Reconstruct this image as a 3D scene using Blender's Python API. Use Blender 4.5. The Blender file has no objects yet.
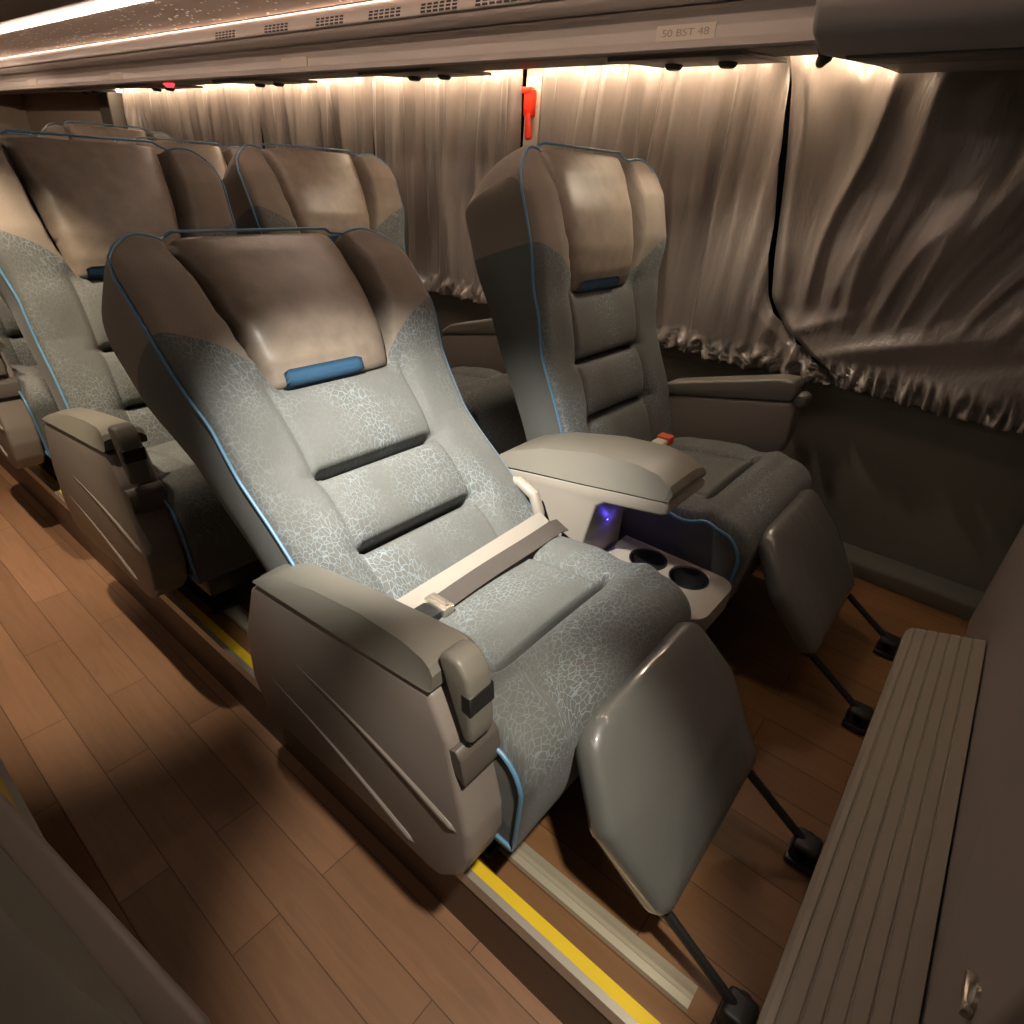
import bpy, bmesh, math, random
from mathutils import Vector, Matrix, noise
from math import sin, cos, pi, sqrt, radians

scene = bpy.context.scene
COL = scene.collection
random.seed(4)

# ------------------------------------------------------------------ helpers
def clamp(a, lo=0., hi=1.): return max(lo, min(hi, a))
def sstep(a, b, x):
    t = clamp((x - a) / (b - a)); return t * t * (3 - 2 * t)
def lerp(a, b, t): return a + (b - a) * t
def interp(x, xs, ys):
    if x <= xs[0]: return ys[0]
    for i in range(len(xs) - 1):
        if x <= xs[i + 1]:
            t = (x - xs[i]) / (xs[i + 1] - xs[i]); t = t * t * (3 - 2 * t) * .5 + t * .5
            return lerp(ys[i], ys[i + 1], t)
    return ys[-1]

def link(o, parent=None):
    COL.objects.link(o)
    if parent is not None: o.parent = parent
    return o

def mk(name, verts, faces, mat, parent=None, loc=None, rot=None, uv=None, angle=40, smooth=True):
    me = bpy.data.meshes.new(name)
    me.from_pydata([tuple(v) for v in verts], [], faces)
    bm = bmesh.new(); bm.from_mesh(me)
    bmesh.ops.recalc_face_normals(bm, faces=bm.faces)
    bm.to_mesh(me); bm.free()
    if uv is not None:
        l = me.uv_layers.new(name='UVMap')
        for lp in me.loops: l.data[lp.index].uv = uv[lp.vertex_index]
    me.materials.append(mat)
    if smooth:
        for p in me.polygons: p.use_smooth = True
        if angle: me.set_sharp_from_angle(angle=radians(angle))
    o = bpy.data.objects.new(name, me)
    if loc: o.location = loc
    if rot: o.rotation_euler = rot
    return link(o, parent)

def bmobj(name, bm, mat, parent=None, loc=None, rot=None, angle=35):
    bmesh.ops.recalc_face_normals(bm, faces=bm.faces)
    me = bpy.data.meshes.new(name); bm.to_mesh(me); bm.free()
    me.materials.append(mat)
    for p in me.polygons: p.use_smooth = True
    me.set_sharp_from_angle(angle=radians(angle))
    o = bpy.data.objects.new(name, me)
    if loc: o.location = loc
    if rot: o.rotation_euler = rot
    return link(o, parent)

def add_box(bm, x0, x1, y0, y1, z0, z1, bev=0, seg=3, mat4=None):
    b = bmesh.new()
    vs = [b.verts.new((x, y, z)) for x in (x0, x1) for y in (y0, y1) for z in (z0, z1)]
    for f in ((0,1,3,2),(4,6,7,5),(0,4,5,1),(2,3,7,6),(0,2,6,4),(1,5,7,3)): b.faces.new([vs[i] for i in f])
    bmesh.ops.recalc_face_normals(b, faces=b.faces)
    if bev: bmesh.ops.bevel(b, geom=list(b.edges), offset=bev, segments=seg, profile=.5, affect='EDGES', clamp_overlap=True)
    if mat4 is not None: bmesh.ops.transform(b, matrix=mat4, verts=b.verts)
    merge(bm, b)

def add_prism(bm, poly, x0, x1, bev=0, seg=3, axis='x', mat4=None):
    """polygon (a,b) extruded along axis x -> (x,a,b); axis y -> (a,x,b); axis z -> (a,b,x)"""
    b = bmesh.new()
    def P(t, p): return {'x': (t, p[0], p[1]), 'y': (p[0], t, p[1]), 'z': (p[0], p[1], t)}[axis]
    A = [b.verts.new(P(x0, p)) for p in poly]; B = [b.verts.new(P(x1, p)) for p in poly]
    n = len(poly)
    b.faces.new(A); b.faces.new(B[::-1])
    for i in range(n): b.faces.new((A[i], A[(i + 1) % n], B[(i + 1) % n], B[i]))
    bmesh.ops.recalc_face_normals(b, faces=b.faces)
    if bev: bmesh.ops.bevel(b, geom=list(b.edges), offset=bev, segments=seg, profile=.5, affect='EDGES', clamp_overlap=True)
    if mat4 is not None: bmesh.ops.transform(b, matrix=mat4, verts=b.verts)
    merge(bm, b)

def merge(bm, b):
    m = {}
    for v in b.verts: m[v] = bm.verts.new(v.co)
    for f in b.faces:
        try: bm.faces.new([m[v] for v in f.verts])
        except ValueError: pass
    b.free()

def add_tube(bm, pts, r, n=10, closed=False):
    pts = [Vector(p) for p in pts]; rings = []; up = None; N = len(pts)
    for i, p in enumerate(pts):
        if closed: t = pts[(i + 1) % N] - pts[i - 1]
        else: t = pts[min(i + 1, N - 1)] - pts[max(i - 1, 0)]
        t.normalize()
        if up is None:
            up = t.orthogonal().normalized()
        else:
            up = (up - t * up.dot(t)).normalized()
        s = t.cross(up); rr = r[i] if isinstance(r, (list, tuple)) else r
        rings.append([bm.verts.new(p + up * cos(a) * rr + s * sin(a) * rr) for a in [2 * pi * k / n for k in range(n)]])
    R = range(N if closed else N - 1)
    for i in R:
        A, B = rings[i], rings[(i + 1) % N]
        for k in range(n): bm.faces.new((A[k], A[(k + 1) % n], B[(k + 1) % n], B[k]))
    if not closed: bm.faces.new(rings[0]); bm.faces.new(rings[-1][::-1])

def add_lathe(bm, prof, c, n=28, axis='z'):
    rings = []
    for (r, h) in prof:
        ring = []
        for k in range(n):
            a = 2 * pi * k / n
            if axis == 'z': q = (c[0] + r * cos(a), c[1] + r * sin(a), c[2] + h)
            elif axis == 'x': q = (c[0] + h, c[1] + r * cos(a), c[2] + r * sin(a))
            else: q = (c[0] + r * cos(a), c[1] + h, c[2] + r * sin(a))
            ring.append(bm.verts.new(q))
        rings.append(ring)
    for i in range(len(rings) - 1):
        for k in range(n): bm.faces.new((rings[i][k], rings[i][(k + 1) % n], rings[i + 1][(k + 1) % n], rings[i + 1][k]))
    bm.faces.new(rings[0]); bm.faces.new(rings[-1][::-1])

def loft(rings, uvs=None, cap=True):
    """closed rings -> verts, faces, uv ; caps as fans"""
    n = len(rings[0]); V = []; F = []; U = []
    for i, r in enumerate(rings):
        V += r
        if uvs: U += uvs[i]
    for i in range(len(rings) - 1):
        a, b = i * n, (i + 1) * n
        for k in range(n): F.append((a + k, a + (k + 1) % n, b + (k + 1) % n, b + k))
    if cap:
        for i in (0, len(rings) - 1):
            c = sum((Vector(p) for p in rings[i]), Vector()) / n
            V.append(tuple(c)); ci = len(V) - 1
            if uvs: U.append(tuple(sum((Vector(u) for u in uvs[i]), Vector((0, 0))) / n))
            for k in range(n): F.append((i * n + k, i * n + (k + 1) % n, ci))
    return V, F, (U if uvs else None)

def thing(name, label, cat, loc=(0, 0, 0), group=None):
    o = bpy.data.objects.new(name, None); o.location = loc; o.empty_display_size = .05
    link(o); return tag(o, label, cat, group)
def tag(o, label, cat, group=None):
    o['label'] = label; o['category'] = cat
    if group: o['group'] = group
    return o
def struct(o):
    o['kind'] = 'structure'; return o
def dup(root, loc, label, group=None, skip=()):
    r = root.copy(); COL.objects.link(r); r.location = loc; r['label'] = label
    if group: r['group'] = group
    for ch in list(root.children):
        if ch.name.split('.')[0] in skip: continue
        c = ch.copy(); COL.objects.link(c); c.parent = r
        for g in ch.children:
            d = g.copy(); COL.objects.link(d); d.parent = c
    return r

# ------------------------------------------------------------------ materials
def newmat(name):
    m = bpy.data.materials.new(name); m.use_nodes = True
    nt = m.node_tree; b = nt.nodes['Principled BSDF']
    return m, nt, b
def N(nt, typ, **kw):
    n = nt.nodes.new(typ)
    for k, v in kw.items(): setattr(n, k, v)
    return n
def math_(nt, op, a, b=None, c=None):
    n = N(nt, 'ShaderNodeMath', operation=op)
    for i, v in enumerate((a, b, c)):
        if v is None: continue
        if isinstance(v, (int, float)): n.inputs[i].default_value = v
        else: nt.links.new(v, n.inputs[i])
    return n.outputs[0]
def mixc(nt, f, a, b):
    n = N(nt, 'ShaderNodeMix', data_type='RGBA')
    for i, v in ((0, f), (6, a), (7, b)):
        if isinstance(v, (int, float)): n.inputs[i].default_value = v
        elif isinstance(v, tuple): n.inputs[i].default_value = (*v, 1)
        else: nt.links.new(v, n.inputs[i])
    return n.outputs[2]
def bump(nt, b, h, strength=.3, dist=.002):
    n = N(nt, 'ShaderNodeBump'); n.inputs['Strength'].default_value = strength; n.inputs['Distance'].default_value = dist
    nt.links.new(h, n.inputs['Height']); nt.links.new(n.outputs[0], b.inputs['Normal'])
def noise_(nt, vec, scale, detail=3, rough=.5):
    n = N(nt, 'ShaderNodeTexNoise'); n.inputs['Scale'].default_value = scale
    n.inputs['Detail'].default_value = detail; n.inputs['Roughness'].default_value = rough
    if vec is not None: nt.links.new(vec, n.inputs['Vector'])
    return n

def plain(name, col, rough=.5, metal=0., var=.12, vscale=9, bmp=.08, bscale=500, coat=0., spec=.5):
    m, nt, b = newmat(name)
    tc = N(nt, 'ShaderNodeTexCoord')
    n = noise_(nt, tc.outputs['Object'], vscale)
    c2 = tuple(c * (1 - var) for c in col); c1 = tuple(min(1, c * (1 + var)) for c in col)
    nt.links.new(mixc(nt, n.outputs[0], c2, c1), b.inputs['Base Color'])
    b.inputs['Roughness'].default_value = rough; b.inputs['Metallic'].default_value = metal
    b.inputs['Coat Weight'].default_value = coat; b.inputs['Specular IOR Level'].default_value = spec
    if bmp:
        n2 = noise_(nt, tc.outputs['Object'], bscale, 2); bump(nt, b, n2.outputs[0], bmp, .001)
    return m

def emit(name, col, s):
    m, nt, b = newmat(name)
    b.inputs['Base Color'].default_value = (*[c * .5 for c in col], 1)
    b.inputs['Emission Color'].default_value = (*col, 1); b.inputs['Emission Strength'].default_value = s
    return m

FAB = (.098, .100, .094); LINE = (.34, .45, .52); LEA = (.190, .158, .128)
def crackle(nt, vec, scale):
    """light thread lines of the woven crackle pattern: 0..1"""
    nz = noise_(nt, vec, 14, 2)
    ad = N(nt, 'ShaderNodeMixRGB', blend_type='LINEAR_LIGHT'); ad.inputs[0].default_value = .022
    nt.links.new(vec, ad.inputs[1]); nt.links.new(nz.outputs['Color'], ad.inputs[2])
    v = N(nt, 'ShaderNodeTexVoronoi', feature='DISTANCE_TO_EDGE'); v.inputs['Scale'].default_value = scale
    nt.links.new(ad.outputs[0], v.inputs['Vector'])
    mr = N(nt, 'ShaderNodeMapRange'); mr.inputs[1].default_value = .018; mr.inputs[2].default_value = .075
    mr.inputs[3].default_value = 1; mr.inputs[4].default_value = 0
    nt.links.new(v.outputs['Distance'], mr.inputs[0])
    ms = noise_(nt, vec, 5, 2)
    r2 = N(nt, 'ShaderNodeMapRange'); r2.inputs[1].default_value = .42; r2.inputs[2].default_value = .62
    r2.inputs[3].default_value = .10; r2.inputs[4].default_value = 1
    nt.links.new(ms.outputs[0], r2.inputs[0])
    return math_(nt, 'MULTIPLY', mr.outputs[0], r2.outputs[0])

def fabric_mat(name, seam):
    m, nt, b = newmat(name)
    uv = N(nt, 'ShaderNodeUVMap'); tc = N(nt, 'ShaderNodeTexCoord')
    mp = N(nt, 'ShaderNodeMapping'); mp.inputs['Scale'].default_value = (1.1, .72, 1) if seam else (.72, 1.1, 1)
    nt.links.new(uv.outputs[0], mp.inputs[0])
    ln = crackle(nt, mp.outputs[0], 98)
    sg = N(nt, 'ShaderNodeSeparateXYZ'); nt.links.new(uv.outputs[0], sg.inputs[0])
    ln = math_(nt, 'MULTIPLY', ln, math_(nt, 'LESS_THAN', math_(nt, 'ABSOLUTE', sg.outputs[0]), .3105 if seam else .2845))
    weave = noise_(nt, tc.outputs['Object'], 900, 2)
    blot = noise_(nt, tc.outputs['Object'], 10, 3)
    base = mixc(nt, blot.outputs[0], tuple(c * .82 for c in FAB), tuple(c * 1.18 for c in FAB))
    col = mixc(nt, math_(nt, 'MULTIPLY', ln, .30), base, LINE)
    rough = .8
    if seam:   # plain velour on the head zone, patterned weave below a curved seam
        sp = N(nt, 'ShaderNodeSeparateXYZ'); nt.links.new(uv.outputs[0], sp.inputs[0])
        ax = math_(nt, 'ABSOLUTE', sp.outputs[0])
        t = math_(nt, 'POWER', math_(nt, 'MAXIMUM', math_(nt, 'DIVIDE', math_(nt, 'SUBTRACT', ax, .15), .16), 0.0001), .55)
        vb = math_(nt, 'MULTIPLY_ADD', t, .125, .562)
        d = math_(nt, 'SUBTRACT', sp.outputs[1], vb)
        mr = N(nt, 'ShaderNodeMapRange'); mr.inputs[1].default_value = -.001; mr.inputs[2].default_value = .001
        nt.links.new(d, mr.inputs[0])
        lea = mixc(nt, blot.outputs[0], tuple(c * .8 for c in LEA), tuple(c * 1.2 for c in LEA))
        col = mixc(nt, mr.outputs[0], col, lea)
    nt.links.new(col, b.inputs['Base Color'])
    b.inputs['Roughness'].default_value = rough
    b.inputs['Sheen Weight'].default_value = .10; b.inputs['Sheen Roughness'].default_value = .4
    b.inputs['Specular IOR Level'].default_value = .25
    h = math_(nt, 'ADD', weave.outputs[0], math_(nt, 'MULTIPLY', ln, .5))
    bump(nt, b, h, .35, .0015)
    return m

M = {}
M['back'] = fabric_mat('back_fabric', True)
M['cush'] = fabric_mat('cushion_fabric', False)
M['lea'] = plain('head_pad_velour', (.190, .154, .122), .40, var=.38, vscale=26, bmp=.35, bscale=160)
M['pipe'] = plain('blue_piping', (.085, .20, .32), .45, var=.1, bmp=.2, bscale=700)
M['tab'] = plain('blue_fabric_tab', (.035, .10, .19), .6, var=.15, bmp=.4)
M['panel'] = plain('taupe_plastic', (.195, .166, .145), .42, var=.06, bmp=.06)
M['pad'] = plain('olive_grey_soft_plastic', (.135, .126, .104), .45, var=.06, bmp=.12)
M['lid'] = plain('console_plastic', (.25, .222, .190), .42, var=.05, bmp=.06)
M['black'] = plain('black_plastic', (.012, .012, .012), .45, var=.3, bmp=.1)
M['steel'] = plain('dark_steel', (.03, .03, .03), .45, metal=.5, var=.2, bmp=.1)
M['belt'] = plain('belt_webbing', (.048, .040, .034), .55, var=.15, bmp=.5, bscale=900)
M['beige'] = plain('beige_plastic', (.52, .48, .40), .45, var=.05, bmp=.05)
M['belt_bar'] = plain('seat_frame_plastic', (.24, .215, .185), .45, var=.05, bmp=.05)
M['chrome'] = plain('buckle_metal', (.55, .5, .42), .3, metal=.9, var=.05, bmp=.05)
M['red'] = plain('red_plastic', (.75, .035, .012), .35, var=.06, bmp=.05)
M['orange'] = plain('orange_red_plastic', (.55, .08, .03), .4, var=.06, bmp=.05)
M['wall'] = plain('wall_grey_felt', (.17, .165, .135), .8, var=.1, bmp=.3, bscale=300)
M['rack'] = plain('rack_plastic', (.44, .385, .35), .4, var=.04, bmp=.05)
M['rackdark'] = plain('rack_dark_plastic', (.075, .062, .052), .5, var=.08, bmp=.08)
M['over'] = plain('monitor_housing', (.20, .175, .165), .45, var=.06, bmp=.08)
M['ledge'] = plain('ledge_plastic', (.25, .215, .175), .5, var=.05, bmp=.08)
M['partition'] = plain('partition_plastic', (.26, .222, .205), .5, var=.05, bmp=.08)
M['yellow'] = plain('yellow_strip', (.75, .52, .02), .45, var=.1, bmp=.2)
M['alu'] = plain('aluminium_trim', (.55, .5, .42), .35, metal=.6, var=.08, bmp=.1)
M['rail'] = plain('seat_track_metal', (.38, .34, .25), .45, metal=.3, var=.15, bmp=.2)
M['riser'] = plain('brown_riser', (.085, .050, .028), .5, var=.15, bmp=.1)
M['sticker'] = plain('sticker_paper', (.55, .48, .40), .6, var=.04, bmp=0)
M['ink'] = plain('sticker_ink', (.30, .25, .21), .6, var=.05, bmp=0)
M['rear'] = plain('rear_bulkhead', (.26, .20, .155), .6, var=.1, bmp=.1)
M['glass'] = plain('dark_night_glass', (.01, .012, .02), .08, var=.2, bmp=0)
M['hole'] = plain('vent_hole_dark', (.03, .022, .02), .7, var=.1, bmp=0)
M['led'] = emit('warm_led', (1, .75, .52), 46)
M['strip'] = emit('ceiling_light_strip', (1, .74, .58), 32)
M['redled'] = emit('red_led', (1, .02, .03), 5)
M['blueled'] = emit('blue_led', (.06, .04, 1), 60)
M['whiteled'] = emit('white_led', (1, .9, .75), 8)

def legrest_mat():
    m, nt, b = newmat('wrapped_grey_vinyl')
    tc = N(nt, 'ShaderNodeTexCoord')
    n = noise_(nt, tc.outputs['Object'], 8)
    nt.links.new(mixc(nt, n.outputs[0], (.090, .092, .086), (.118, .118, .108)), b.inputs['Base Color'])
    b.inputs['Roughness'].default_value = .42
    b.inputs['Coat Weight'].default_value = 1.0; b.inputs['Coat Roughness'].default_value = .07
    mp = N(nt, 'ShaderNodeMapping'); mp.inputs['Scale'].default_value = (1.3, .6, .6)
    nt.links.new(tc.outputs['Object'], mp.inputs[0])
    w = noise_(nt, mp.outputs[0], 15, 3, .55)
    bump(nt, b, w.outputs[0], .20, .016)
    return m
M['leg'] = legrest_mat()

def curtain_mat():
    m, nt, b = newmat('satin_curtain')
    tc = N(nt, 'ShaderNodeTexCoord')
    n = noise_(nt, tc.outputs['Object'], 3)
    nt.links.new(mixc(nt, n.outputs[0], (.205, .174, .156), (.256, .215, .190)), b.inputs['Base Color'])
    b.inputs['Roughness'].default_value = .30; b.inputs['Specular IOR Level'].default_value = .8
    b.inputs['Sheen Weight'].default_value = .1
    mp = N(nt, 'ShaderNodeMapping'); mp.inputs['Scale'].default_value = (1, 1, .28)
    nt.links.new(tc.outputs['Object'], mp.inputs[0])
    w = noise_(nt, mp.outputs[0], 34, 4, .6)
    bump(nt, b, w.outputs[0], .5, .010)
    return m
M['curtain'] = curtain_mat()

def wood_mat(name, ca, cb, cgap):
    m, nt, b = newmat(name)
    tc = N(nt, 'ShaderNodeTexCoord')
    mp = N(nt, 'ShaderNodeMapping'); mp.inputs['Rotation'].default_value = (0, 0, radians(90)); mp.inputs['Location'].default_value = (.13, .03, 0)
    nt.links.new(tc.outputs['Object'], mp.inputs[0])
    br = N(nt, 'ShaderNodeTexBrick'); br.offset = .43
    br.inputs['Color1'].default_value = (*ca, 1); br.inputs['Color2'].default_value = (*cb, 1); br.inputs['Mortar'].default_value = (*cgap, 1)
    br.inputs['Scale'].default_value = 1; br.inputs['Brick Width'].default_value = .62; br.inputs['Row Height'].default_value = .105
    br.inputs['Mortar Size'].default_value = .0012; br.inputs['Bias'].default_value = -.1
    nt.links.new(mp.outputs[0], br.inputs['Vector'])
    mg = N(nt, 'ShaderNodeMapping'); mg.inputs['Scale'].default_value = (14, 1.2, 1)
    nt.links.new(tc.outputs['Object'], mg.inputs[0])
    g = noise_(nt, mg.outputs[0], 3.2, 5, .6); g.inputs['Distortion'].default_value = 1.2
    r = N(nt, 'ShaderNodeMapRange'); r.inputs[3].default_value = .72; r.inputs[4].default_value = 1.22
    nt.links.new(g.outputs[0], r.inputs[0])
    mu = N(nt, 'ShaderNodeMixRGB', blend_type='MULTIPLY'); mu.inputs[0].default_value = 1
    nt.links.new(br.outputs[0], mu.inputs[1])
    cx = N(nt, 'ShaderNodeCombineXYZ')
    for i in range(3): nt.links.new(r.outputs[0], cx.inputs[i])
    nt.links.new(cx.outputs[0], mu.inputs[2])
    nt.links.new(mu.outputs[0], b.inputs['Base Color'])
    b.inputs['Roughness'].default_value = .42
    bump(nt, b, g.outputs[0], .05, .001)
    return m
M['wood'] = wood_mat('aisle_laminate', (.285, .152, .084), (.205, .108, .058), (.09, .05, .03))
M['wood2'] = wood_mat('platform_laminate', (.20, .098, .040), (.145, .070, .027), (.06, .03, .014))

def star_mat():
    m, nt, b = newmat('star_ceiling')
    tc = N(nt, 'ShaderNodeTexCoord')
    v = N(nt, 'ShaderNodeTexVoronoi'); v.inputs['Scale'].default_value = 30
    nt.links.new(tc.outputs['Object'], v.inputs['Vector'])
    lt = math_(nt, 'LESS_THAN', v.outputs['Distance'], .16)
    b.inputs['Base Color'].default_value = (.72, .58, .50, 1); b.inputs['Roughness'].default_value = .5
    b.inputs['Emission Color'].default_value = (1, .82, .66, 1)
    nt.links.new(math_(nt, 'MULTIPLY', lt, 1.0), b.inputs['Emission Strength'])
    return m
M['star'] = star_mat()

# ------------------------------------------------------------------ camera
cam_d = bpy.data.cameras.new('camera'); cam = bpy.data.objects.new('camera', cam_d); link(cam)
yaw, pit, rol, fpx = radians(52.4), radians(29.5), radians(4.0), 598.
f = Vector((sin(yaw) * cos(pit), cos(yaw) * cos(pit), -sin(pit)))
r = f.cross(Vector((0, 0, 1))).normalized(); u = r.cross(f)
R_ = r * cos(rol) + u * sin(rol); U_ = u * cos(rol) - r * sin(rol)
cam.matrix_world = Matrix(((R_.x, U_.x, -f.x, -.506), (R_.y, U_.y, -f.y, 0), (R_.z, U_.z, -f.z, 1.2), (0, 0, 0, 1)))
cam_d.sensor_width = 36; cam_d.lens = 36 * fpx / 1024; cam_d.clip_start = .02
scene.camera = cam

# ------------------------------------------------------------------ setting
YR, YF, XW, ZA = 7.6, -1.1, 1.775, -.193
def boxo(name, dims, mat, bev=0, parent=None, seg=2):
    bm = bmesh.new(); add_box(bm, *dims, bev, seg); return bmobj(name, bm, mat, parent)
struct(boxo('floor', (-.506, 0, YF, YR, ZA - .03, ZA), M['wood']))
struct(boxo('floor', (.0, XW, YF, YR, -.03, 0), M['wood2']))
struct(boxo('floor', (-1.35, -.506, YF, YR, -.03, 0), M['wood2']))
struct(boxo('trim_1', (0.0, .02, YF, YR, ZA, -.031), M['riser']))
struct(boxo('trim_2', (-.526, -.506, YF, YR, ZA, -.031), M['riser']))
struct(boxo('wall_right', (XW, XW + .05, YF, YR, -.03, .70), M['wall']))
struct(boxo('window_1', (XW + .01, XW + .02, YF, 5.4, .70, 1.62), M['glass']))
struct(boxo('wall_rear', (-1.35, XW + .05, YR, YR + .05, ZA - .03, 1.9), M['rear']))
struct(boxo('wall_left', (-1.40, -1.35, YF, YR, ZA - .03, 1.9), M['wall']))
struct(boxo('wall_front', (-1.40, XW + .05, YF - .05, YF, ZA - .03, 1.9), M['wall']))
struct(boxo('ceiling', (-1.40, XW + .05, YF, YR, 1.75, 1.80), M['rackdark']))
# skirting duct along the wall base, sloped top
bm = bmesh.new(); add_prism(bm, [(1.70, 0), (1.70, .055), (1.715, .07), (1.775, .085), (1.775, 0)], -.25, YR, .006, 2, 'y')
struct(bmobj('baseboard_right', bm, M['wall']))
# rear end: dark pillar beside the last curtain
struct(boxo('trim_3', (1.60, XW, 5.47, 5.66, .6, 1.58), M['rackdark'], .01))
struct(boxo('wall_right', (1.70, XW, 5.67, YR, .70, 1.58), M['rear']))
struct(boxo('trim_5', (1.735, 1.76, 1.690, 1.805, .60, 1.575), M['beige'], .004))
# sill rail the curtains tuck behind
struct(boxo('trim_4', (1.755, 1.79, YF, YR, .60, .70), M['wall'], .005))

# nosing strips, thing each
def nosing(x, s, label):
    t = thing('step_nosing', label, 'edge strip', (x, 2, 0))
    bm = bmesh.new(); add_prism(bm, [(-.004 * s, -.03), (-.004 * s, .005), (.010 * s, .006), (.010 * s, 0.0005), (0, -.0)], YF - 2, YR - 2, 0, 1, 'y')
    bmobj('metal_edge', bm, M['alu'], t)
    bm = bmesh.new(); add_prism(bm, [(.010 * s, 0.0005), (.010 * s, .0055), (.034 * s, .0055), (.036 * s, 0.0005)], YF - 2, YR - 2, 0, 1, 'y')
    bmobj('yellow_insert', bm, M['yellow'], t)
nosing(0, 1, 'yellow edge strip along the step beneath the seat pairs by the curtains')
nosing(-.506, -1, 'yellow edge strip along the far left step across the aisle')
# seat track in the platform floor
bm = bmesh.new()
add_prism(bm, [(.078, 0.0005), (.080, .008), (.094, .010), (.098, .004), (.106, .004), (.110, .010), (.122, .008), (.124, .0005)], .01, 5.6, 0, 1, 'y')
tag(bmobj('seat_rail', bm, M['rail']), 'pale metal seat rail running along the raised wooden floor', 'rail')

# ------------------------------------------------------------------ luggage rack, ceiling panel, light strips
t = thing('luggage_rack', 'long pale overhead luggage rack running above the curtains', 'luggage rack', (1.3, 2.5, 1.55))
OX, OY, OZ = 1.3, 2.5, 1.55
def rackpart(name, poly, mat, y0=.475, y1=YR, bev=.004, par=t):
    bm = bmesh.new(); add_prism(bm, [(a - OX, b - OZ) for a, b in poly], y0 - OY, y1 - OY, bev, 2, 'y')
    return bmobj(name, bm, mat, par)
rackpart('vent_panel', [(1.085, 1.648), (1.062, 1.622), (1.056, 1.600), (1.058, 1.590), (1.12, 1.590), (1.3, 1.66)], M['rack'])
rackpart('rack_door', [(1.070, 1.589), (1.082, 1.577), (1.100, 1.566), (1.118, 1.564), (1.3, 1.570), (1.3, 1.589)], M['rack'])
rackpart('lower_lip', [(1.118, 1.561), (1.142, 1.558), (1.157, 1.548), (1.163, 1.530), (1.161, 1.506), (1.150, 1.488), (1.165, 1.485), (1.30, 1.50), (1.30, 1.567)], M['rack'])
rackpart('underside', [(1.166, 1.484), (1.45, 1.510), (1.605, 1.534), (1.605, 1.58), (1.31, 1.569), (1.305, 1.50)], M['rackdark'])
rackpart('rack_body', [(1.302, 1.66), (1.2, 1.571), (1.60, 1.585), (1.77, 1.60), (1.77, 1.749), (1.302, 1.749)], M['rackdark'], bev=0)
# perforated vents: one grille for each group of slots
vn = Vector((1.058 - 1.062, 0, 0))
for g, yc in enumerate((1.38, 1.60, 1.84, 2.12, 2.44, 2.80)):
    bm = bmesh.new()
    for i in range(6):
        for j in range(3):
            zz = 1.597 + j * .0085; xx = interp(zz, [1.583, 1.598, 1.622], [1.058, 1.056, 1.062]) - .0012
            yy = yc + (i - 2.5) * .026
            add_box(bm, xx - OX, xx + .004 - OX, yy - .009 - OY, yy + .009 - OY, zz - .0025 - OZ, zz + .0025 - OZ)
    bmobj('vent_grille', bm, M['hole'], t)
# stickers on the lip
def sticker(yc, w, label, text=None):
    s = thing('seat_number_sticker', label, 'sticker', (1.1612, yc, 1.521), 'seat number stickers on the luggage rack lip' )
    tilt = radians(-8)
    bm = bmesh.new(); add_box(bm, -.0018, .0005, -w / 2, w / 2, -.0155, .0155)
    bmobj('paper', bm, M['sticker'], s)
    if text:
        cu = bpy.data.curves.new('t', 'FONT'); cu.body = text; cu.size = .024; cu.align_x = 'CENTER'; cu.align_y = 'CENTER'; cu.extrude = .0003
        to = bpy.data.objects.new('t', cu); COL.objects.link(to)
        bpy.context.view_layer.update()
        me = bpy.data.meshes.new_from_object(to.evaluated_get(bpy.context.evaluated_depsgraph_get()))
        bpy.data.objects.remove(to)
        me.materials.clear(); me.materials.append(M['ink'])
        # text in local xy: letters run along -y (left to right seen from the aisle), up = z
        me.transform(Matrix(((0, 0, -1, -.0022), (-1.25, 0, 0, 0), (0, .85, 0, -.001), (0, 0, 0, 1))))
        link(bpy.data.objects.new('lettering', me), s)
    return s
sticker(.858, .155, 'pale sticker with seat numbers on the rack lip nearest the dark housing', '50 BST 48')
sticker(2.50, .17, 'blank pale sticker at the middle of the luggage rack lip')
sticker(4.15, .16, 'small blank pale sticker on the rack lip above the red light')
sticker(5.45, .16, 'farthest small pale sticker at the rear end of the rack lip')
# service panels under the rack (parts of the rack)
for i, yc in enumerate((.92, 2.0, 3.08, 4.16, 5.2)):
    bm = bmesh.new(); add_prism(bm, [(-.16 + 1.38 - OX, -.013 + 1.493 - OZ), (.16 + 1.38 - OX, .016 + 1.493 - OZ), (.155 + 1.38 - OX, .026 + 1.493 - OZ), (-.155 + 1.38 - OX, .003 + 1.493 - OZ)], -.19 + yc - OY, .19 + yc - OY, .003, 2, 'y')
    p = bmobj('service_panel', bm, M['over'], t)
    for sg in (-1, 1):
        bm = bmesh.new(); add_lathe(bm, [(.001, -.008), (.018, -.008), (.024, -.003), (.026, .004)], (1.40 - OX, yc + sg * .08 - OY, 1.490 - OZ), 20); bmobj('reading_lamp', bm, M['black'], p)
bm = bmesh.new(); add_tube(bm, [(1.215 - OX, .535 - OY, 1.485 - OZ), (1.225 - OX, .535 - OY, 1.470 - OZ), (1.25 - OX, .55 - OY, 1.464 - OZ), (1.27 - OX, .56 - OY, 1.474 - OZ)], [.018, .016, .012, .008], 12)
bmobj('rack_latch', bm, M['black'], t)
bm = bmesh.new(); add_lathe(bm, [(0.001, -.012), (.016, -.010), (.026, 0), (.026, .008)], (1.25 - OX, 3.76 - OY, 1.486 - OZ), 18)
bmobj('indicator_light', bm, M['redled'], t)['label'] = 'small red glowing light'
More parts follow.
